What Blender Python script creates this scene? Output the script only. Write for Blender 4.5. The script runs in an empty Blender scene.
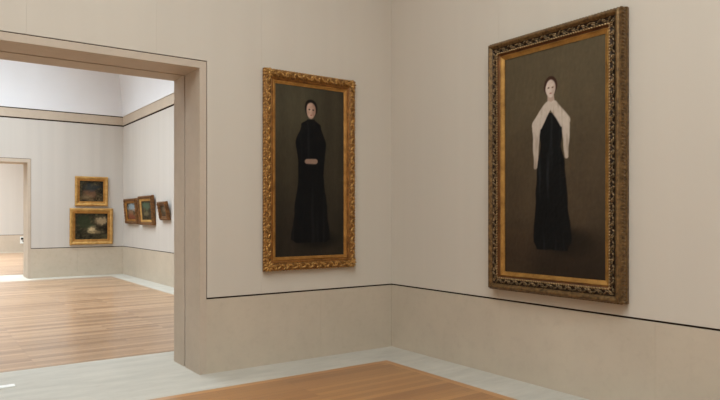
import bpy, bmesh, math, random
from mathutils import Vector, Matrix, noise

S = bpy.context.scene
COL = S.collection
R = math.radians


# ------------------------------------------------------------------ helpers
def lin(c):
    c = c / 255.0
    return c / 12.92 if c <= 0.04045 else ((c + 0.055) / 1.055) ** 2.4


def rgb(r, g, b):
    return (lin(r), lin(g), lin(b), 1.0)


def tag(o, label=None, cat=None, group=None, kind=None):
    if label: o['label'] = label
    if cat: o['category'] = cat
    if group: o['group'] = group
    if kind: o['kind'] = kind
    return o


def empty(name, loc=(0, 0, 0), rot=(0, 0, 0)):
    o = bpy.data.objects.new(name, None)
    o.empty_display_size = 0.1
    o.location = loc
    o.rotation_euler = rot
    COL.objects.link(o)
    return o


def link(name, bm, mat, parent=None, smooth=False):
    bmesh.ops.recalc_face_normals(bm, faces=bm.faces)
    me = bpy.data.meshes.new(name)
    bm.to_mesh(me)
    bm.free()
    if smooth:
        for p in me.polygons: p.use_smooth = True
    me.materials.append(mat)
    o = bpy.data.objects.new(name, me)
    COL.objects.link(o)
    if parent: o.parent = parent
    return o


def box(bm, x0, x1, y0, y1, z0, z1):
    v = [bm.verts.new(p) for p in ((x0, y0, z0), (x1, y0, z0), (x1, y1, z0), (x0, y1, z0),
                                   (x0, y0, z1), (x1, y0, z1), (x1, y1, z1), (x0, y1, z1))]
    for f in ((0, 3, 2, 1), (4, 5, 6, 7), (0, 1, 5, 4), (1, 2, 6, 5), (2, 3, 7, 6), (3, 0, 4, 7)):
        bm.faces.new([v[i] for i in f])


def boxes(name, lst, mat, parent=None):
    bm = bmesh.new()
    for b in lst: box(bm, *b)
    return link(name, bm, mat, parent)


# ------------------------------------------------------------------ materials
def nodes(name):
    m = bpy.data.materials.new(name)
    m.use_nodes = True
    nt = m.node_tree
    return m, nt, nt.nodes['Principled BSDF']


def N(nt, t, **kw):
    n = nt.nodes.new(t)
    for k, v in kw.items():
        if hasattr(n, k): setattr(n, k, v)
        else: n.inputs[k].default_value = v
    return n


def mapping(nt, scale, coord='Object'):
    tc = N(nt, 'ShaderNodeTexCoord')
    mp = N(nt, 'ShaderNodeMapping')
    mp.inputs['Scale'].default_value = scale
    nt.links.new(tc.outputs[coord], mp.inputs['Vector'])
    return mp


def ramp(nt, fac, stops):
    r = N(nt, 'ShaderNodeValToRGB')
    e = r.color_ramp.elements
    while len(e) < len(stops): e.new(0.5)
    for i, (p, c) in enumerate(stops):
        e[i].position = p
        e[i].color = c
    nt.links.new(fac, r.inputs['Fac'])
    return r


def mixc(nt, fac, a, b, mode='MIX'):
    m = N(nt, 'ShaderNodeMix', data_type='RGBA', blend_type=mode)
    if isinstance(fac, float): m.inputs[0].default_value = fac
    else: nt.links.new(fac, m.inputs[0])
    for s, v in ((6, a), (7, b)):
        if isinstance(v, tuple): m.inputs[s].default_value = v
        else: nt.links.new(v, m.inputs[s])
    return m.outputs[2]


def bump(nt, p, h, strength, dist=0.01):
    b = N(nt, 'ShaderNodeBump')
    b.inputs['Strength'].default_value = strength
    b.inputs['Distance'].default_value = dist
    nt.links.new(h, b.inputs['Height'])
    nt.links.new(b.outputs['Normal'], p.inputs['Normal'])


def mat_fabric(name, c, band=0.012):
    """woven wall covering: fine vertical slubs, faint uneven bands"""
    m, nt, p = nodes(name)
    n1 = N(nt, 'ShaderNodeTexNoise', Scale=1.0, Detail=3.0)
    nt.links.new(mapping(nt, (5.5, 5.5, 0.06)).outputs[0], n1.inputs['Vector'])
    n2 = N(nt, 'ShaderNodeTexNoise', Scale=1.0, Detail=4.0)
    nt.links.new(mapping(nt, (160, 160, 60)).outputs[0], n2.inputs['Vector'])
    a = tuple(x * (1 - band) for x in c[:3]) + (1,)
    b = tuple(min(1, x * (1 + band)) for x in c[:3]) + (1,)
    r = ramp(nt, n1.outputs[0], [(0.3, a), (0.7, b)])
    nt.links.new(r.outputs[0], p.inputs['Base Color'])
    p.inputs['Roughness'].default_value = 0.9
    p.inputs['Specular IOR Level'].default_value = 0.15
    bump(nt, p, n2.outputs[0], 0.08, 0.003)
    return m


def mat_stone(name, c, amt=0.10, rough=0.6, sc=1.3, streak=(1, 1, 1), spec=0.25):
    m, nt, p = nodes(name)
    n1 = N(nt, 'ShaderNodeTexNoise', Scale=sc, Detail=7.0, Roughness=0.6)
    nt.links.new(mapping(nt, streak).outputs[0], n1.inputs['Vector'])
    n2 = N(nt, 'ShaderNodeTexNoise', Scale=9.0, Detail=5.0, Roughness=0.7)
    nt.links.new(mapping(nt, streak).outputs[0], n2.inputs['Vector'])
    a = tuple(x * (1 - amt) for x in c[:3]) + (1,)
    b = tuple(min(1, x * (1 + amt)) for x in c[:3]) + (1,)
    r1 = ramp(nt, n1.outputs[0], [(0.32, a), (0.68, b)])
    r2 = ramp(nt, n2.outputs[0], [(0.25, (0.88, 0.87, 0.86, 1)), (0.5, (1, 1, 1, 1))])
    nt.links.new(mixc(nt, 0.6, r1.outputs[0], r2.outputs[0], 'MULTIPLY'), p.inputs['Base Color'])
    p.inputs['Roughness'].default_value = rough
    p.inputs['Specular IOR Level'].default_value = spec
    return m


def mat_plain(name, c, rough=0.8, metal=0.0, var=0.05, sc=8.0, spec=0.3):
    m, nt, p = nodes(name)
    n1 = N(nt, 'ShaderNodeTexNoise', Scale=sc, Detail=3.0)
    nt.links.new(mapping(nt, (1, 1, 1)).outputs[0], n1.inputs['Vector'])
    a = tuple(x * (1 - var) for x in c[:3]) + (1,)
    b = tuple(min(1, x * (1 + var)) for x in c[:3]) + (1,)
    r = ramp(nt, n1.outputs[0], [(0.3, a), (0.7, b)])
    nt.links.new(r.outputs[0], p.inputs['Base Color'])
    p.inputs['Roughness'].default_value = rough
    p.inputs['Metallic'].default_value = metal
    p.inputs['Specular IOR Level'].default_value = spec
    return m


def mat_wood(name, c0, c1, gap, rough=0.30, rotate=False, spec=0.5):
    """oak strip floor, boards running along x"""
    m, nt, p = nodes(name)
    mp = mapping(nt, (1, 1, 1))
    if rotate: mp.inputs['Rotation'].default_value = (0, 0, R(90))
    br = N(nt, 'ShaderNodeTexBrick', offset=0.37, offset_frequency=3, squash=1.0)
    br.inputs['Color1'].default_value = (0, 0, 0, 1)
    br.inputs['Color2'].default_value = (1, 1, 1, 1)
    br.inputs['Mortar'].default_value = (0.5, 0.5, 0.5, 1)
    br.inputs['Scale'].default_value = 1.0
    br.inputs['Mortar Size'].default_value = 0.0012
    br.inputs['Mortar Smooth'].default_value = 0.1
    br.inputs['Brick Width'].default_value = 1.9
    br.inputs['Row Height'].default_value = 0.085
    nt.links.new(mp.outputs[0], br.inputs['Vector'])
    g = N(nt, 'ShaderNodeTexNoise', Scale=1.0, Detail=6.0, Roughness=0.65)
    mp2 = mapping(nt, (1.2, 22, 1) if not rotate else (22, 1.2, 1))
    nt.links.new(mp2.outputs[0], g.inputs['Vector'])
    w = N(nt, 'ShaderNodeTexNoise', Scale=1.0, Detail=2.0)
    mp3 = mapping(nt, (0.35, 2.6, 1) if not rotate else (2.6, 0.35, 1))
    nt.links.new(mp3.outputs[0], w.inputs['Vector'])
    f1 = N(nt, 'ShaderNodeMath', operation='MULTIPLY')
    nt.links.new(br.outputs['Color'], f1.inputs[0]); f1.inputs[1].default_value = 0.36
    f2 = N(nt, 'ShaderNodeMath', operation='MULTIPLY_ADD')
    nt.links.new(g.outputs[0], f2.inputs[0]); f2.inputs[1].default_value = 0.40
    nt.links.new(f1.outputs[0], f2.inputs[2])
    f3 = N(nt, 'ShaderNodeMath', operation='MULTIPLY_ADD')
    nt.links.new(w.outputs[0], f3.inputs[0]); f3.inputs[1].default_value = 0.45
    nt.links.new(f2.outputs[0], f3.inputs[2])
    r = ramp(nt, f3.outputs[0], [(0.3, c0), (0.9, c1)])
    nt.links.new(mixc(nt, br.outputs['Fac'], r.outputs[0], gap), p.inputs['Base Color'])
    p.inputs['Roughness'].default_value = rough
    p.inputs['Specular IOR Level'].default_value = spec
    p.inputs['Coat Weight'].default_value = 0.5
    p.inputs['Coat Roughness'].default_value = 0.22
    return m


def mat_gilt(name, dark, light, rough=0.42, metal=0.75, sc=28.0, bstr=0.35):
    m, nt, p = nodes(name)
    n1 = N(nt, 'ShaderNodeTexNoise', Scale=sc, Detail=4.0, Roughness=0.65)
    nt.links.new(mapping(nt, (1, 1, 1)).outputs[0], n1.inputs['Vector'])
    r = ramp(nt, n1.outputs[0], [(0.3, dark), (0.68, light)])
    nt.links.new(r.outputs[0], p.inputs['Base Color'])
    p.inputs['Roughness'].default_value = rough
    p.inputs['Metallic'].default_value = metal
    bump(nt, p, n1.outputs[0], bstr, 0.006)
    return m


def mat_canvas(name):
    m, nt, p = nodes(name)
    at = N(nt, 'ShaderNodeVertexColor', layer_name='paint')
    n1 = N(nt, 'ShaderNodeTexNoise', Scale=1.0, Detail=5.0, Roughness=0.7)
    nt.links.new(mapping(nt, (38, 38, 20)).outputs[0], n1.inputs['Vector'])
    r = ramp(nt, n1.outputs[0], [(0.3, (0.82, 0.82, 0.82, 1)), (0.7, (1, 1, 1, 1))])
    nt.links.new(mixc(nt, 0.8, at.outputs[0], r.outputs[0], 'MULTIPLY'), p.inputs['Base Color'])
    p.inputs['Roughness'].default_value = 0.5
    p.inputs['Specular IOR Level'].default_value = 0.12
    return m


M = {}
M['fabric'] = mat_fabric('woven_wall_covering', rgb(200, 191, 177))
M['fabric_far'] = mat_fabric('far_wall_covering', rgb(196, 190, 182), 0.03)
M['plaster'] = mat_plain('white_plaster', rgb(226, 227, 230), 0.9, var=0.012, sc=2.0, spec=0.1)
M['stone'] = mat_stone('beige_limestone', rgb(191, 178, 159), 0.06, 0.55)
M['casing'] = mat_stone('pale_limestone', rgb(189, 174, 156), 0.05, 0.6)
M['marble'] = mat_stone('pale_grey_marble', rgb(188, 183, 171), 0.10, 0.6, 1.6, (0.8, 3.2, 1), 0.15)
M['gap'] = mat_plain('dark_reveal', rgb(52, 40, 30), 0.9, spec=0.05)
M['wood'] = mat_wood('oak_boards', rgb(138, 85, 40), rgb(184, 130, 72), rgb(92, 55, 27))
M['wood_pale'] = mat_wood('oak_boards_lit', rgb(124, 90, 62), rgb(206, 168, 131), rgb(100, 72, 50))  # same oak, with the farther rooms' light and sheen put into the colour
M['border_x'] = mat_wood('oak_border_along', rgb(176, 120, 64), rgb(196, 144, 86), rgb(150, 105, 66))
M['border_x_lit'] = mat_wood('oak_border_along_lit', rgb(156, 122, 90), rgb(190, 154, 118), rgb(130, 98, 68))  # border boards lightened the same way, room light painted into the tone
M['border_y_lit'] = mat_wood('oak_border_across_lit', rgb(156, 122, 90), rgb(190, 154, 118), rgb(130, 98, 68), rotate=True)
M['border_y'] = mat_wood('oak_border_across', rgb(176, 120, 64), rgb(196, 144, 86), rgb(150, 105, 66), rotate=True)
M['ceil'] = mat_plain('ceiling_white', rgb(232, 230, 226), 0.9, var=0.01, spec=0.1)
M['gilt'] = mat_gilt('bright_carved_gilt', rgb(104, 68, 30), rgb(216, 168, 96), 0.36, 0.7, 34)
M['gilt_bed'] = mat_gilt('toned_shaded_gilt', rgb(74, 47, 22), rgb(164, 114, 56), 0.42, 0.6, 30)  # toned ground, with the shade of the recesses also put into the colour
M['gilt_slip'] = mat_gilt('gilt_slip', rgb(150, 104, 48), rgb(196, 144, 76), 0.4, 0.65, 10, 0.12)
M['bronze'] = mat_gilt('worn_bronze_gilt', rgb(70, 51, 30), rgb(136, 106, 66), 0.42, 0.6)
M['bronze_carve'] = mat_gilt('blackened_carving', rgb(20, 14, 9), rgb(66, 48, 30), 0.36, 0.5, 30)
M['carve_light'] = mat_gilt('highlit_leaf_carving', rgb(44, 32, 20), rgb(166, 138, 98), 0.3, 0.6, 36)  # lighter than the bed: highlights on the leaves put into the colour
M['red_cove'] = mat_gilt('red_brown_cove', rgb(74, 44, 22), rgb(122, 80, 40), 0.4, 0.5, 9, 0.1)
M['red_cove_gilt'] = mat_gilt('toned_gilt_cove', rgb(104, 66, 28), rgb(164, 112, 54), 0.4, 0.55, 14, 0.15)
M['pale_bead'] = mat_gilt('pale_rubbed_beading', rgb(104, 82, 50), rgb(186, 158, 112), 0.35, 0.5, 30)
M['gold_liner'] = mat_gilt('amber_gold_liner', rgb(140, 100, 46), rgb(188, 142, 74), 0.42, 0.6, 9, 0.1)
M['gold_flat'] = mat_gilt('plain_gold', rgb(170, 126, 64), rgb(212, 170, 100), 0.5, 0.45, 9, 0.1)
M['brown_frame'] = mat_gilt('brown_gilt', rgb(80, 52, 28), rgb(140, 98, 56), 0.45, 0.45, 18, 0.3)
M['canvas'] = mat_canvas('oil_paint')
M['back'] = mat_plain('frame_back', rgb(70, 52, 36), 0.9)
M['off_white'] = mat_plain('off_white_smooth', rgb(236, 236, 232), 0.4, 0.0, 0.02)
M['black_plastic'] = mat_plain('black_plastic', rgb(26, 25, 24), 0.4)
M['glass_diff'] = mat_plain('skylight_frame', rgb(220, 220, 220), 0.6)

# ------------------------------------------------------------------ dimensions (metres)
XL = -9.2                       # left end of the enfilade
Y1 = 0.776                      # far face of the wall with the near doorway
Y2, Y3 = 12.316, 13.10          # wall with the far doorway
Y4 = 26.6                       # end wall of the third room
YB = -10.0                      # wall behind the camera
ZB0, ZB1 = 4.215, 4.46          # stone band at the top of the walls
NB = 0.26                       # the near gallery's band sits higher by this much
ZC = 6.7                        # ceiling
G = 0.009                       # half width of the shadow gap over the dado
SEAM = 0.0004                   # half width of the joints in the wall covering
P = 0.015                       # thickness of the facing panels

# ------------------------------------------------------------------ floor
floor = boxes('floor', [(XL - .3, 0.3, YB - .3, Y4 + .3, -0.25, 0.0)], M['marble'])
tag(floor, 'pale grey stone floor with oak boards let into each room', 'floor', kind='structure')


def inlay(x0, x1, y0, y1, mat='wood'):
    bw = 0.085
    h = 0.003
    boxes('oak_boards', [(x0 + bw, x1 - bw, y0 + bw, y1 - bw, -0.02, h)], M[mat], floor)
    bm = bmesh.new()                       # mitred border, long boards
    for (a, b, c, d) in (((x0, y0), (x1, y0), (x1 - bw, y0 + bw), (x0 + bw, y0 + bw)),
                         ((x1, y1), (x0, y1), (x0 + bw, y1 - bw), (x1 - bw, y1 - bw))):
        lo = [bm.verts.new((q[0], q[1], -0.02)) for q in (a, b, c, d)]
        hi = [bm.verts.new((q[0], q[1], h)) for q in (a, b, c, d)]
        bm.faces.new(hi); bm.faces.new(lo[::-1])
        for i in range(4): bm.faces.new((lo[i], lo[(i + 1) % 4], hi[(i + 1) % 4], hi[i]))
    link('oak_border', bm, M['border_x_lit' if 'pale' in mat else 'border_x'], floor)
    bm = bmesh.new()
    for (a, b, c, d) in (((x1, y0), (x1, y1), (x1 - bw, y1 - bw), (x1 - bw, y0 + bw)),
                         ((x0, y1), (x0, y0), (x0 + bw, y0 + bw), (x0 + bw, y1 - bw))):
        lo = [bm.verts.new((q[0], q[1], -0.02)) for q in (a, b, c, d)]
        hi = [bm.verts.new((q[0], q[1], h)) for q in (a, b, c, d)]
        bm.faces.new(hi); bm.faces.new(lo[::-1])
        for i in range(4): bm.faces.new((lo[i], lo[(i + 1) % 4], hi[(i + 1) % 4], hi[i]))
    link('oak_border', bm, M['border_y_lit' if 'pale' in mat else 'border_y'], floor)


inlay(XL + .55, -0.53, YB + .55, -0.585)
inlay(XL + .55, -0.465, 1.30, 11.75, 'wood_pale')
inlay(XL + .55, -0.50, 13.75, 26.1, 'wood_pale')


# ------------------------------------------------------------------ walls
def tone_wall(root, core, fabric, dado, band, fm='fabric'):
    boxes('core', core, M['gap'], root)
    boxes('wall_covering', fabric, M[fm], root)
    boxes('stone_dado', dado, M['stone'], root)
    if band: boxes('stone_band', band, M['casing'], root)


def cross_wall(name, label, ya, yb, zd, xr, zt_in, zt_out, xl, seams, fab, dado_seams, band_gap, top_gap, rise=0.0):
    """wall across the enfilade with one doorway; ya faces the viewer"""
    xo = xr + 0.076                       # casing edge
    xlo = xl - 0.076
    w = empty(name, (0, 0, 0))
    tag(w, label, 'wall', kind='structure')
    cg, ct = 0.004, 0.007                 # half gaps beside / over the casing
    core = [(xo - .004, 0.0, ya + P, yb - P, 0, ZC), (XL, xlo + .004, ya + P, yb - P, 0, ZC),
            (xlo + .004, xo - .004, ya + P, yb - P, zt_out - .01, ZC)]
    fa = []
    xs = [s for s in seams]
    edges = [0.0] + xs + [XL]
    for i in range(len(edges) - 1):
        b, a = edges[i] - (SEAM if i else 0), edges[i + 1] + SEAM
        top = ZB0 + rise - band_gap
        for (lo, hi, z0) in ((xo + cg, 0, zd + G), (xlo - cg, xo + cg, zt_out + ct), (XL, xlo - cg, zd + G)):
            l, h = max(a, lo), min(b, hi)
            if h - l > 0.002:
                fa.append((l, h, ya, ya + P, z0, top))
    for (lo, hi, z0) in ((xo + cg, 0, zd + G), (xlo - cg, xo + cg, zt_out + ct), (XL, xlo - cg, zd + G)):
        fa.append((lo, hi, yb - P, yb, z0, ZB0 - band_gap))
    da = []
    de = [0.0] + dado_seams + [xo - .0046]
    for i in range(len(de) - 1):
        da.append((de[i + 1] + .0006, de[i] - .0006, ya, ya + P, 0, zd - G))
    da.append((XL, xlo + .004, ya, ya + P, 0, zd - G))
    da += [(xo - .002, 0, yb - P, yb, 0, zd - G), (XL, xlo + .002, yb - P, yb, 0, zd - G)]
    ba = [(XL, 0, ya - .004, ya + P, ZB0 + rise, ZB1 + rise - top_gap), (XL, 0, yb - P, yb + .004, ZB0, ZB1 - top_gap)]
    tone_wall(w, core, fa, da, ba, fab)
    return w


def doorway(name, label, ya, yb, xr, zt_in, zt_out, xl, slot):
    d = empty(name, ((xr + xl) / 2, ya, 0))
    tag(d, label, 'doorway', kind='structure')
    ox, oy = (xr + xl) / 2, ya

    def b(n, lst, m):
        boxes(n, [(a - ox, c - ox, e - oy, f - oy, g, h) for a, c, e, f, g, h in lst], m, d)
    s0, s1 = slot
    for sgn, x in ((1, xr), (-1, xl)):
        x0, x1 = (x, x + .072) if sgn > 0 else (x - .072, x)
        b('jamb', [(x0, x1, ya, s0, 0, zt_out - .003), (x0, x1, s1, yb, 0, zt_out - .003)], M['casing'])
        g0, g1 = (x + .03, x + .072) if sgn > 0 else (x - .072, x - .03)
        b('jamb_slot', [(g0, g1, s0, s1, 0, zt_out - .003)], M['gap'])
    b('lintel', [(xl, xr, ya, s0, zt_in, zt_out - .003), (xl, xr, s1, yb, zt_in, zt_out - .003)], M['casing'])
    b('lintel_slot', [(xl, xr, s0, s1, zt_in + .045, zt_out - .003)], M['gap'])
    return d


cross_wall('wall_left', 'pale wall with wide doorway and beige stone dado, left of the room corner',
           0.0, Y1, 0.7768, -2.498, 3.148, 3.2225, -5.6,
           [-0.66, -1.80, -2.94, -4.08, -5.22, -6.36, -7.5], 'fabric', [-1.04], 0.03, 0.0, NB)
doorway('door_1', 'near open doorway cased in pale limestone', 0.0, Y1, -2.498, 3.148, 3.2225, -5.6, (.418, .455))
cross_wall('wall_back', 'far gallery wall with two stacked gold-framed pictures and a doorway',
           Y2, Y3, 0.787, -2.42, 3.045, 3.14, -5.5,
           [-0.6, -1.35, -2.1, -2.95], 'fabric_far', [-1.2], 0.038, 0.024)
doorway('door_2', 'far doorway opening onto a bright white room', Y2, Y3, -2.42, 3.045, 3.14, -5.5, (Y2 + .4, Y2 + .44))


def side_wall(name, label, x_face, sgn, segs):
    """wall along the enfilade; sgn=+1 wall body lies at +x"""
    w = empty(name, (0, 0, 0))
    tag(w, label, 'wall', kind='structure')

    def bx(a, b, y0, y1, z0, z1):
        xa, xb = x_face + sgn * a, x_face + sgn * b
        return (min(xa, xb), max(xa, xb), y0, y1, z0, z1)
    core = [bx(P, 0.3, YB - .3, Y4 + .3, 0, ZC)]
    near, far, da, ba = [], [], [], []
    for (y0, y1, zd, seams, dseams, fab) in segs:
        e = [y0] + seams + [y1]
        for i in range(len(e) - 1):
            (near if fab == 'fabric' else far).append(
                bx(0, P, e[i] + SEAM, e[i + 1] - SEAM, zd + G, ZB0 + NB - .03 if fab == 'fabric' else ZB0 - .045))
        e = [y0] + dseams + [y1]
        for i in range(len(e) - 1):
            da.append(bx(0, P, e[i] + .0006, e[i + 1] - .0006, 0, zd - G))
        up = NB if fab == 'fabric' else 0
        ba.append(bx(-.004, P, y0, y1, ZB0 + up, ZB1 + up))
    tone_wall(w, core, near, da, ba, 'fabric')
    boxes('wall_covering', far, M['fabric_far'], w)
    return w


near_d = [-9.0, -7.3, -5.1, -3.443, -1.79]
side_wall('wall_right', 'pale wall with beige stone dado running right of the room corner', 0.0, 1, [
    (YB, 0.0, 0.7768, [-8.9, -7.7, -6.5, -5.3, -4.15, -2.95, -1.775], near_d, 'fabric'),
    (Y1, Y2, 0.787, [2.0, 3.2, 4.4, 5.6, 6.8, 8.0, 9.2, 10.4, 11.4], [4.0, 6.5, 9.0], 'fabric_far'),
    (Y3, Y4, 0.787, [16, 19, 22], [16, 20], 'fabric_far')])
side_wall('wall_west', 'opposite long wall outside the picture to the left', XL, -1, [
    (YB, 0.0, 0.7768, [-7, -4], near_d, 'fabric'),
    (Y1, Y2, 0.787, [4, 8], [6.5], 'fabric_far'),
    (Y3, Y4, 0.787, [16, 19, 22], [16, 20], 'fabric_far')])

w = empty('wall_end'); tag(w, 'bright white end wall seen through the far doorway', 'wall', kind='structure')
boxes('core', [(XL, 0, Y4 + P, Y4 + .3, 0, ZC)], M['gap'], w)
boxes('wall_covering', [(XL, 0, Y4, Y4 + P, .80, ZB0 - .03)], M['fabric_far'], w)
boxes('stone_dado', [(XL, 0, Y4, Y4 + P, 0, .782)], M['casing'], w)
boxes('stone_band', [(XL, 0, Y4 - .004, Y4 + P, ZB0, ZB1)], M['casing'], w)
w = empty('wall_rear'); tag(w, 'plain wall behind the viewer', 'wall', kind='structure')
boxes('core', [(XL, 0, YB - .3, YB - P, 0, ZC)], M['gap'], w)
boxes('wall_covering', [(XL, 0, YB - P, YB, .786, ZB0 + NB - .03)], M['fabric'], w)
boxes('stone_dado', [(XL, 0, YB - P, YB, 0, .768)], M['stone'], w)
boxes('stone_band', [(XL, 0, YB - P, YB + .004, ZB0 + NB, ZB1 + NB)], M['casing'], w)


# ------------------------------------------------------------------ coves, ceilings, skylights
def room_top(n, label, y0, y1, hole, ZB1=ZB1):
    c = empty('trim_%d' % n); tag(c, label + ' sloping white plaster cove above the stone band', 'cove', kind='structure')
    bm = bmesh.new()
    rings = []
    for k in range(9):
        t = k / 8
        ins = 0.02 + 0.34 * t ** 1.4
        z = ZB1 + (ZC - .1 - ZB1) * t
        rings.append([bm.verts.new(q) for q in ((XL + ins, y0 + ins, z), (-ins, y0 + ins, z), (-ins, y1 - ins, z), (XL + ins, y1 - ins, z))])
    outer = [bm.verts.new(q) for q in ((XL, y0, ZB1), (0, y0, ZB1), (0, y1, ZB1), (XL, y1, ZB1))]
    outt = [bm.verts.new(q) for q in ((XL, y0, ZC - .1), (0, y0, ZC - .1), (0, y1, ZC - .1), (XL, y1, ZC - .1))]
    for i in range(4):
        j = (i + 1) % 4
        for a, b in zip(rings[:-1], rings[1:]): bm.faces.new((a[i], a[j], b[j], b[i]))
        bm.faces.new((rings[0][i], rings[0][j], outer[j], outer[i]))
        bm.faces.new((rings[-1][i], rings[-1][j], outt[j], outt[i]))
        bm.faces.new((outer[i], outer[j], outt[j], outt[i]))
    link('cove_surface', bm, M['plaster'], c)
    hx0, hx1, hy0, hy1 = hole
    cl = empty('ceiling' if n == 1 else 'ceiling_%d' % n)
    tag(cl, label + ' white ceiling with a large skylight opening', 'ceiling', kind='structure')
    z0, z1 = ZC - .1, ZC + .05
    boxes('ceiling_panel', [(XL, hx0, y0, y1, z0, z1), (hx1, 0, y0, y1, z0, z1),
                            (hx0, hx1, y0, hy0, z0, z1), (hx0, hx1, hy1, y1, z0, z1)], M['ceil'], cl)
    boxes('skylight_curb', [(hx0 - .06, hx0, hy0, hy1, z1, z1 + .35), (hx1, hx1 + .06, hy0, hy1, z1, z1 + .35),
                            (hx0 - .06, hx1 + .06, hy0 - .06, hy0, z1, z1 + .35),
                            (hx0 - .06, hx1 + .06, hy1, hy1 + .06, z1, z1 + .35),
                            (hx0 - .06, hx1 + .06, hy0 - .06, hy1 + .06, z1 + .35, z1 + .4)], M['ceil'], cl)
    bars = []
    k = hx0 + 1.2
    while k < hx1 - .3:
        bars.append((k - .025, k + .025, hy0, hy1, z0, z0 + .06)); k += 1.2
    k = hy0 + 1.2
    while k < hy1 - .3:
        bars.append((hx0, hx1, k - .025, k + .025, z0, z0 + .06)); k += 1.2
    boxes('skylight_bars', bars, M['glass_diff'], cl)


def skylight(name, hole, power, color, spread=180):
    hx0, hx1, hy0, hy1 = hole
    L = bpy.data.lights.new(name, 'AREA')
    L.shape = 'RECTANGLE'
    L.size, L.size_y = hx1 - hx0 - .02, hy1 - hy0 - .02
    L.energy = power
    L.color = color
    L.spread = R(spread)
    o = bpy.data.objects.new(name, L)
    o.location = ((hx0 + hx1) / 2, (hy0 + hy1) / 2, ZC + .36)
    COL.objects.link(o)
    return o


H1 = (-7.6, -2.2, -8.8, -2.2)
H2 = (-7.4, -1.8, 4.4, 11.2)
H3 = (-7.4, -1.8, 15.0, 25.0)
room_top(1, 'near gallery', YB, 0.0, H1, ZB1 + NB)
room_top(2, 'middle gallery', Y1, Y2, H2)
room_top(3, 'end gallery', Y3, Y4, H3)
skylight('skylight_near', H1, 632, (0.86, 0.95, 1.0))
skylight('skylight_middle', H2, 830, (0.79, 0.905, 1.0), 135)
skylight('skylight_end', H3, 1600, (0.80, 0.91, 1.0), 130)


# ------------------------------------------------------------------ framed pictures
def sweep(bm, W, H, prof, seg=1):
    """mitred moulding: prof = (inset from the outer edge, height off the wall); picture in XZ, facing -y"""
    cols = []
    for (d, h) in prof:
        x, z = W / 2 - d, H / 2 - d
        cols.append([bm.verts.new((sx * x, -h, sz * z)) for sx, sz in ((-1, -1), (1, -1), (1, 1), (-1, 1))])
    for a, b in zip(cols[:-1], cols[1:]):
        for i in range(4):
            j = (i + 1) % 4
            bm.faces.new((a[i], a[j], b[j], b[i]))


_ICO = None


def ico():
    global _ICO
    if _ICO is None:
        b = bmesh.new()
        bmesh.ops.create_icosphere(b, subdivisions=2, radius=1.0)
        b.verts.index_update()
        _ICO = ([v.co.copy() for v in b.verts], [[v.index for v in f.verts] for f in b.faces])
        b.free()
    return _ICO


def lump(bm, mat):
    vs, fs = ico()
    n = [bm.verts.new(mat @ v) for v in vs]
    for f in fs: bm.faces.new([n[i] for i in f])


def scroll(bm, base, r0, turns, rad, flip):
    """small carved volute: a tapering tube wound inwards; base maps the local plane onto the frame"""
    n = int(14 * turns)
    ring = []
    for k in range(n + 1):
        t = k / n
        a = t * turns * 2 * math.pi
        r = r0 * (1 - 0.75 * t)
        c = Vector((math.cos(a) * r * (1 if not flip else -1), 0, math.sin(a) * r))
        out = Vector((math.cos(a) * (1 if not flip else -1), 0, math.sin(a)))
        rr = rad * (1 - 0.5 * t)
        ring.append([bm.verts.new(base @ (c + out * (rr * math.cos(q)) + Vector((0, -1, 0)) * (rr * math.sin(q))))
                     for q in (i * 2 * math.pi / 6 for i in range(6))])
    for a, b in zip(ring[:-1], ring[1:]):
        for i in range(6):
            bm.faces.new((a[i], a[(i + 1) % 6], b[(i + 1) % 6], b[i]))
    bm.faces.new(ring[0][::-1]); bm.faces.new(ring[-1])


def along(W, H, d, step):
    """points running round a rectangle inset by d: yields (position x, z, direction angle in XZ)"""
    w, h = W - 2 * d, H - 2 * d
    for (p, q, L) in (((-w / 2, -h / 2), (1, 0), w), ((w / 2, -h / 2), (0, 1), h),
                      ((w / 2, h / 2), (-1, 0), w), ((-w / 2, h / 2), (0, -1), h)):
        n = max(2, int(L / step))
        for k in range(n):
            s = (k + .5) / n * L
            yield k, n, p[0] + q[0] * s, p[1] + q[1] * s, math.atan2(q[1], q[0])


def paint_mesh(W, H, h, fn, step, parent):
    nx, nz = max(8, int(W / step)), max(8, int(H / step))
    bm = bmesh.new()
    lay = bm.verts.layers.float_color.new('paint')
    vs = []
    for j in range(nz + 1):
        row = []
        for i in range(nx + 1):
            u, v = i / nx, j / nz
            p = bm.verts.new(((u - .5) * W, -h - 0.0015 * noise.noise((u * 40, v * 60, 1.3)), (v - .5) * H))
            c = fn(u, 1 - v)
            p[lay] = (lin(c[0]), lin(c[1]), lin(c[2]), 1)
            row.append(p)
        vs.append(row)
    for j in range(nz):
        for i in range(nx):
            bm.faces.new((vs[j][i], vs[j][i + 1], vs[j + 1][i + 1], vs[j + 1][i]))
    # the board behind the paint
    d = 0.012
    b = [bm.verts.new((sx * W / 2, -h + d, sz * H / 2)) for sx, sz in ((-1, -1), (1, -1), (1, 1), (-1, 1))]
    for q in b: q[lay] = (.05, .04, .03, 1)
    bm.faces.new(b)
    rim = [vs[0], [r[-1] for r in vs], vs[-1][::-1], [r[0] for r in vs][::-1]]
    for k, line in enumerate(rim):
        bm.faces.new([b[k]] + line + [b[(k + 1) % 4]])
    return link('canvas', bm, M['canvas'], parent, True)


def mix3(a, b, t):
    t = 0 if t < 0 else 1 if t > 1 else t
    return tuple(x + (y - x) * t for x, y in zip(a, b))


def sstep(a, b, x):
    t = (x - a) / (b - a)
    t = 0 if t < 0 else 1 if t > 1 else t
    return t * t * (3 - 2 * t)


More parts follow.
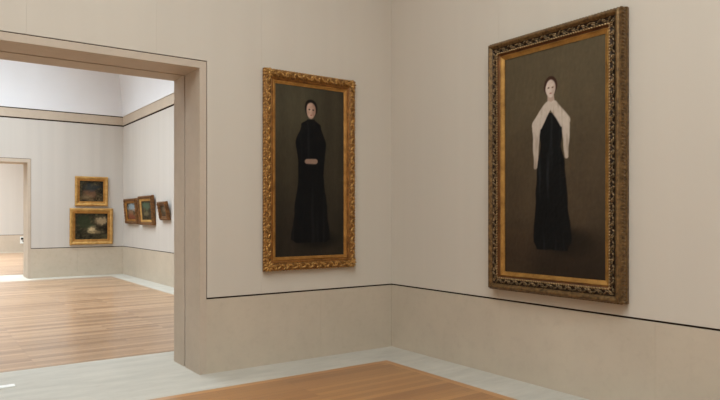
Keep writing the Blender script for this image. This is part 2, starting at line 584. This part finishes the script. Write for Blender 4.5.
def cap(x, y, ax, ay, bx, by, ra, rb):
    """signed distance to a tapering stroke"""
    dx, dy = bx - ax, by - ay
    t = ((x - ax) * dx + (y - ay) * dy) / (dx * dx + dy * dy)
    t = 0 if t < 0 else 1 if t > 1 else t
    return math.hypot(x - ax - dx * t, y - ay - dy * t) - (ra + (rb - ra) * t)


def body(x, y, pts):
    """signed distance (roughly) to an upright shape given by (height, left, right) stations"""
    if y < pts[0][0]: return max(pts[0][0] - y, 0.001) + max(0, pts[0][1] - x, x - pts[0][2])
    if y > pts[-1][0]: return max(y - pts[-1][0], 0.001) + max(0, pts[-1][1] - x, x - pts[-1][2])
    for a, b in zip(pts[:-1], pts[1:]):
        if a[0] <= y <= b[0]:
            t = (y - a[0]) / (b[0] - a[0]); t = t * t * (3 - 2 * t)
            l, r = a[1] + (b[1] - a[1]) * t, a[2] + (b[2] - a[2]) * t
            return max(l - x, x - r, )
    return 1


def nz(x, y, s=0.0):
    return noise.noise((x, y, s))


def face(c, x, y, cx, cy, rx, ry, skin, shade, hair, e):
    """hair, oval face and the plainest of features, seen from the front"""
    d = math.hypot((x - cx) / (rx * 1.32), (y - cy + ry * .26) / (ry * 1.14)) - 1
    c = mix3(c, hair, 1 - sstep(-.08, .08, d))
    d = math.hypot((x - cx) / rx, (y - cy) / ry) - 1
    t = .25 + .5 * sstep(-.3, .9, (x - cx) / rx) + .3 * nz(x * 30, y * 30, 8)
    f = mix3(skin, shade, t)
    for s in (-1, 1):
        q = math.hypot((x - cx - s * rx * .42) / (rx * .26), (y - cy + ry * .10) / (ry * .13))
        f = mix3(f, hair, .7 * (1 - sstep(.4, 1.1, q)))
    q = math.hypot((x - cx) / (rx * .32), (y - cy - ry * .55) / (ry * .10))
    f = mix3(f, (140, 74, 66), .7 * (1 - sstep(.4, 1.1, q)))
    return mix3(c, f, 1 - sstep(-.1, .1, d))


def pic_gown(u, v):
    """plain stand-in: a loosely brushed standing figure, pale shawl over a dark gown, on brown"""
    W, H = 1.13, 2.12
    x, y = u * W, v * H
    x += 0.007 * nz(x * 9, y * 9, 3); y += 0.008 * nz(x * 8, y * 8, 7)
    c = mix3((88, 77, 57), (74, 61, 45), sstep(0.2, 1.5, y))
    c = mix3(c, (44, 35, 26), sstep(1.45, 2.05, y))
    c = mix3(c, (72, 56, 40), .6 * sstep(1.66, 1.72, y) * (1 - sstep(.15, .5, x)))
    k = 1 + .06 * nz(x * 5, y * 3, 1) + .05 * nz(x * 30, y * 12, 2)
    c = tuple(q * k for q in c)
    cx, e = 0.555, .006
    skin, skin2 = (216, 200, 184), (176, 152, 136)
    c = mix3(c, (30, 24, 18), .75 * (1 - sstep(0, .12, math.hypot((x - cx - .2) / 2.2, y - 1.80) - .06)))
    d = body(x, y, [(.60, cx - .10, cx + .10), (.72, cx - .145, cx + .145), (.90, cx - .115, cx + .115), (1.08, cx - .155, cx + .155),
                    (1.4, cx - .175, cx + .185), (1.80, cx - .20, cx + .23), (1.88, cx - .16, cx + .18)])
    g = mix3((16, 16, 16), (48, 51, 53), .6 * sstep(.05, .6, nz(x * 22, y * 1.6, 5)))
    c = mix3(c, g, 1 - sstep(-e, e, d))
    d = cap(x, y, cx, .40, cx, .52, .036, .044)
    c = mix3(c, skin2, 1 - sstep(-e, e, d))
    # the shawl: a soft pale wrap with two hanging ends
    d = min(cap(x, y, cx - .03, .535, cx - .155, .70, .045, .062), cap(x, y, cx + .03, .535, cx + .155, .70, .045, .062),
            cap(x, y, cx - .165, .70, cx - .175, 1.10, .050, .020), cap(x, y, cx + .165, .70, cx + .175, 1.02, .050, .020))
    sh = mix3((212, 198, 182), (150, 134, 118), .3 + .9 * max(0, nz(x * 30, y * 5, 6)) + .25 * sstep(.7, 1.1, y))
    c = mix3(c, sh, 1 - sstep(-e, e, d))
    return face(c, x, y, cx, .375, .058, .082, skin, skin2, (58, 34, 24), e)


def pic_black(u, v):
    """plain stand-in: a loosely brushed figure in long black dress on dark olive"""
    W, H = 0.905, 1.915
    x, y = u * W, v * H
    x += 0.007 * nz(x * 9, y * 9, 13); y += 0.008 * nz(x * 8, y * 8, 17)
    c = mix3((72, 66, 50), (62, 55, 41), sstep(.1, .9, y))
    c = mix3(c, (42, 36, 28), sstep(.9, 1.7, y))
    c = mix3(c, (52, 46, 35), .6 * sstep(.5, .85, x / W))
    c = tuple(q * (1 + .14 * nz(x * 7, y * 1.5, 11) + .05 * nz(x * 34, y * 10, 12)) for q in c)
    cx, e = .46, .006
    c = mix3(c, (22, 19, 16), .7 * (1 - sstep(0, .10, math.hypot((x - cx - .1) / 2.4, y - 1.73) - .05)))
    d = body(x, y, [(.36, cx - .05, cx + .05), (.43, cx - .13, cx + .13), (.64, cx - .20, cx + .20), (.88, cx - .17, cx + .17),
                    (1.0, cx - .165, cx + .165), (1.4, cx - .215, cx + .215), (1.72, cx - .26, cx + .25), (1.76, cx - .2, cx + .2)])
    g = mix3((15, 15, 16), (38, 37, 37), .5 * sstep(.0, .6, nz(x * 20, y * 1.5, 15)))
    c = mix3(c, g, 1 - sstep(-e, e, d))
    d = cap(x, y, cx - .055, .84, cx + .055, .84, .028, .028)
    c = mix3(c, (160, 130, 110), .9 * (1 - sstep(-e, e, d)))
    return face(c, x, y, cx, .262, .062, .090, (206, 174, 152), (140, 104, 86), (20, 17, 15), e)


def landscape(seed, sky, ground, lights, tint=(1, 1, 1)):
    def fn(u, v):
        n = nz(u * 3.2, v * 3.2, seed) + .8 * nz(u * 9, v * 9, seed + 2) + .9 * nz(u * 19, v * 19, seed + 5)
        c = mix3((22, 18, 13), (92, 82, 58), .36 + .6 * n)
        c = mix3(c, ground, sstep(.55, .95, v) * (.45 + .4 * n))
        for (cx, cy, rx, ry, col, a) in lights:
            d = math.hypot((u - cx) / rx, (v - cy) / ry) + .55 * n
            c = mix3(c, col, a * (1 - sstep(.5, 1.2, d)))
        return tuple(max(0, q * t) for q, t in zip(c, tint))
    return fn


def make_picture(name, loc, rot, label, cat='painting', group=None):
    r = empty(name, loc, rot)
    return tag(r, label, cat, group)


def backing(W, H, depth, parent):
    boxes('backing_board', [(-W / 2 + .03, W / 2 - .03, -depth, 0, -H / 2 + .03, H / 2 - .03)], M['back'], parent)


# --- tall picture in the carved bright-gilt frame (wall left of the corner)
rnd = random.Random(4)
W, H = 1.205, 2.213
pic = make_picture('framed_painting', (-1.195, -.003, 2.1335), (0, 0, 0),
                   'tall dark figure painting in carved bright gold frame, between doorway and room corner')
backing(W, H, .022, pic)
bm = bmesh.new()
sweep(bm, W, H, [(0.012, 0), (0.0, .022), (.004, .045), (.016, .058), (.030, .066), (.055, .070), (.075, .064), (.088, .052), (.092, .048)])
fr = link('carved_frame', bm, M['gilt_bed'], pic)
bm = bmesh.new()                                     # carved acanthus running pattern
for k, n, x, z, a in along(W, H, .046, .052):
    rot = Matrix.Rotation(-a, 4, 'Y')
    t = rnd.uniform(-.25, .25)
    sgn = 1 if k % 2 else -1
    base = Matrix.Translation((x, -.066, z)) @ rot
    lump(bm, base @ Matrix.Translation((0, 0, sgn * .012)) @ Matrix.Rotation(sgn * .6 + t, 4, 'Y') @ Matrix.Diagonal((.030, .013, .011, 1)))
    lump(bm, base @ Matrix.Translation((.018, .003, -sgn * .019)) @ Matrix.Rotation(-sgn * .8 + t, 4, 'Y') @ Matrix.Diagonal((.020, .012, .008, 1)))
    if k % 3 == 1:
        scroll(bm, base @ Matrix.Translation((.006, -.002, -sgn * .006)), .022, 1.4, .0075, sgn > 0)
link('carving', bm, M['gilt'], fr, True)
bm = bmesh.new()
for k, n, x, z, a in along(W, H, .008, .035):        # rope edge
    lump(bm, Matrix.Translation((x, -.040, z)) @ Matrix.Rotation(-a + .5, 4, 'Y') @ Matrix.Diagonal((.018, .014, .009, 1)))
link('rope_edge', bm, M['gilt'], fr, True)
for sx in (-1, 1):
    for sz in (-1, 1):
        bm = bmesh.new()
        cx, cz = sx * (W / 2 - .055), sz * (H / 2 - .055)
        for q in range(9):
            an = q / 9 * 2 * math.pi
            lump(bm, Matrix.Translation((cx + .034 * math.cos(an), -.070, cz + .034 * math.sin(an))) @
                 Matrix.Rotation(-an, 4, 'Y') @ Matrix.Diagonal((.028, .014, .011, 1)))
        lump(bm, Matrix.Translation((cx, -.076, cz)) @ Matrix.Diagonal((.018, .014, .018, 1)))
        link('corner_ornament', bm, M['gilt'], pic, True)
bm = bmesh.new()
sweep(bm, W, H, [(.090, .0), (.090, .050), (.096, .053), (.102, .050), (.106, .041), (.116, .037), (.116, .0)])
link('toned_cove', bm, M['red_cove_gilt'], pic)
bm = bmesh.new()
sweep(bm, W, H, [(.115, .0), (.115, .040), (.120, .044), (.126, .043), (.130, .038), (.144, .034), (.150, .030), (.152, .0)])
link('gold_slip', bm, M['gilt_slip'], pic)
paint_mesh(.911, 1.919, .026, pic_black, .006, pic)

# --- largest picture in the bronze and blackened frame (wall right of the corner)
W, H = 1.50, 2.49
pic = make_picture('framed_painting', (-.003, -2.47, 2.133), (0, 0, R(-90)),
                   'largest dark full-length figure painting in bronze and blackened carved frame, right of room corner')
backing(W, H, .03, pic)
bm = bmesh.new()
sweep(bm, W, H, [(.004, 0), (0.0, .03), (.004, .05), (.012, .10), (.020, .118), (.034, .127), (.044, .126), (.058, .112), (.066, .102), (.068, .09)])
fr = link('outer_moulding', bm, M['bronze'], pic)
bm = bmesh.new()
for k, n, x, z, a in along(W, H, .008, .030):        # beads on the flank of the moulding
    lump(bm, Matrix.Translation((x, -.072, z)) @ Matrix.Rotation(-a, 4, 'Y') @ Matrix.Diagonal((.012, .026, .008, 1)))
link('beaded_flank', bm, M['bronze'], fr, True)
bm = bmesh.new()
sweep(bm, W, H, [(.066, .0), (.066, .104), (.074, .096), (.090, .092), (.106, .094), (.116, .098), (.118, .0)])
cb = link('carved_band', bm, M['bronze_carve'], pic)
bm = bmesh.new()
for k, n, x, z, a in along(W, H, .091, .050):
    base = Matrix.Translation((x, -.097, z)) @ Matrix.Rotation(-a, 4, 'Y')
    t = rnd.uniform(-.3, .3)
    sgn = 1 if k % 2 else -1
    lump(bm, base @ Matrix.Translation((0, 0, sgn * .010)) @ Matrix.Rotation(sgn * .7 + t, 4, 'Y') @ Matrix.Diagonal((.022, .016, .007, 1)))
    lump(bm, base @ Matrix.Translation((.020, 0, -sgn * .011)) @ Matrix.Rotation(-sgn * .5 + t, 4, 'Y') @ Matrix.Diagonal((.016, .013, .006, 1)))
    if k % 2: scroll(bm, base @ Matrix.Translation((.004, -.002, -.002)), .017, 1.3, .0055, k % 4 == 1)
link('leaf_carving', bm, M['carve_light'], cb, True)
bm = bmesh.new()
sweep(bm, W, H, [(.114, .0), (.114, .100), (.120, .102), (.127, .096), (.130, .082), (.138, .074), (.146, .072), (.146, .0)])
link('dark_cove', bm, M['red_cove'], pic)
bm = bmesh.new()
sweep(bm, W, H, [(.145, .0), (.145, .074), (.150, .078), (.156, .076), (.160, .070), (.180, .058), (.187, .056), (.189, .0)])
ln = link('gold_liner', bm, M['gold_liner'], pic)
bm = bmesh.new()
for k, n, x, z, a in along(W, H, .121, .026):
    lump(bm, Matrix.Translation((x, -.100, z)) @ Matrix.Rotation(-a + .5, 4, 'Y') @ Matrix.Diagonal((.012, .007, .008, 1)))
link('beading', bm, M['pale_bead'], ln, True)
paint_mesh(1.128, 2.118, .050, pic_gown, .0065, pic)


# --- the five smaller pictures in the middle gallery
def small(W, H, fw, depth, loc, rot, label, fn, mat, slip, group):
    pc = make_picture('framed_painting', loc, rot, label, 'painting', group)
    backing(W, H, depth * .3, pc)
    b = bmesh.new()
    sweep(b, W, H, [(.006, 0), (0, depth * .35), (.006, depth * .8), (.03, depth), (.05, depth * .95), (fw * .55, depth * .72), (fw * .62, depth * .62), (fw * .62, 0)])
    f = link('outer_moulding', b, M[mat], pc)
    b = bmesh.new()
    for k, n, x, z, a in along(W, H, .034, .07):
        lump(b, Matrix.Translation((x, -depth, z)) @ Matrix.Rotation(-a + (.5 if k % 2 else -.5), 4, 'Y') @ Matrix.Diagonal((.034, .010, .013, 1)))
    link('carving', b, M[mat], f, True)
    b = bmesh.new()
    sweep(b, W, H, [(fw * .6, 0), (fw * .6, depth * .68), (fw * .7, depth * .68), (fw * .95, depth * .5), (fw, depth * .42), (fw, 0)])
    link('gold_slip', b, M[slip], pc)
    paint_mesh(W - 2 * fw + .006, H - 2 * fw + .006, depth * .38, fn, .014, pc)
    return pc


GRP = 'small framed pictures in the middle gallery'
small(.86, .81, .125, .07, (-.852, Y2 - .405 * math.sin(R(2)) - .003, 2.326), (R(2), 0, 0),
      'small squarish dark picture in gold frame, upper of the stacked pair seen through the doorway',
      landscape(3.1, (90, 100, 90), (110, 88, 60), [(.42, .62, .34, .22, (128, 92, 68), .75), (.5, .3, .4, .2, (52, 60, 66), .6), (.3, .78, .25, .12, (150, 130, 100), .5)]),
      'gold_flat', 'gilt_slip', GRP)
small(1.126, 1.0, .145, .07, (-.853, Y2 - .5 * math.sin(R(1.5)) - .003, 1.358), (R(1.5), 0, 0),
      'wide dark landscape in bright gold frame, lower of the stacked pair seen through the doorway',
      landscape(8.4, (120, 110, 90), (70, 66, 46), [(.78, .28, .22, .2, (176, 152, 118), .85), (.5, .62, .16, .16, (214, 190, 146), .95), (.62, .72, .25, .08, (150, 128, 92), .7), (.3, .35, .3, .3, (52, 60, 40), .8)]),
      'gold_flat', 'gilt_slip', GRP)


def on_right(yc, zbot, W, H, tilt, *a):
    # bottom edge touches the wall, top leans out
    t = R(tilt)
    loc = (-math.sin(t) * H / 2, yc, zbot + math.cos(t) * H / 2)
    small(W, H, a[0], a[1], loc, (t, 0, R(-90)), *a[2:])


on_right(11.277, 1.43, 1.09, .69, 4.5, .13, .08,
         'picture with pale sky in brown frame, nearest the far corner of three in a row',
         landscape(12.2, 0, (130, 84, 58), [(.55, .25, .5, .3, (150, 166, 176), .95), (.45, .6, .4, .25, (150, 112, 84), .8), (.6, .85, .5, .2, (140, 76, 56), .7)]),
         'brown_frame', 'gilt_slip', GRP)
on_right(9.90, 1.41, 1.12, .75, 4, .14, .09,
         'middle and largest of the three leaning pictures on the right wall, dark green scene',
         landscape(21.7, 0, (70, 62, 40), [(.5, .28, .4, .25, (84, 104, 84), .9), (.45, .66, .3, .12, (150, 140, 104), .6)]),
         'brown_frame', 'gold_flat', GRP)
on_right(8.535, 1.545, .61, .45, 11, .10, .08,
         'smallest picture, tilted most, closest to the doorway jamb of three on right wall',
         landscape(33.3, 0, (110, 80, 54), [(.5, .4, .3, .35, (130, 112, 92), .8)]),
         'brown_frame', 'brown_frame', GRP)

# ------------------------------------------------------------------ small details
b = empty('control_box', (-.72, Y4, .55)); tag(b, 'tiny black and white fitting low on the end wall beyond the far doorway', 'fitting')
boxes('backplate', [(-.10, .10, -.03, 0, -.16, .16)], M['off_white'], b)
boxes('panel', [(-.07, .05, -.06, -.03, .02, .11)], M['black_plastic'], b)
boxes('socket', [(.0, .08, -.055, -.03, -.08, -.02)], M['black_plastic'], b)
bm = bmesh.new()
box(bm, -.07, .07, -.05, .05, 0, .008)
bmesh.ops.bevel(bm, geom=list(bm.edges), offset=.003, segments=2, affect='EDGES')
pl = link('pale_floor_sliver', bm, M['off_white']); pl.location = (-4.165, .64, 0)  # thin raised pale slab for a sliver of unknown kind
tag(pl, 'small pale sliver on the stone floor of the near doorway, at the left edge', 'floor plate')

# ------------------------------------------------------------------ world and camera
wd = bpy.data.worlds.new('world'); S.world = wd
wd.use_nodes = True
wd.node_tree.nodes['Background'].inputs[0].default_value = (.8, .88, 1, 1)
wd.node_tree.nodes['Background'].inputs[1].default_value = 0.3

cam = bpy.data.cameras.new('camera')
cam.sensor_width = 36.0
cam.lens = 633.07 / 720 * 36
cam.shift_y = 16.78 / 720
cam.clip_start = 0.05
co = bpy.data.objects.new('camera', cam)
co.location = (-4.9089, -6.2405, 1.6217)
co.rotation_euler = (R(90), 0, -0.6167)
COL.objects.link(co)
S.camera = co

S.view_settings.view_transform = 'Standard'
S.view_settings.look = 'None'
S.view_settings.exposure = 0.0
S.view_settings.gamma = 1.0
S.view_settings.use_curve_mapping = False
S.cycles.max_bounces = 12
S.cycles.diffuse_bounces = 8
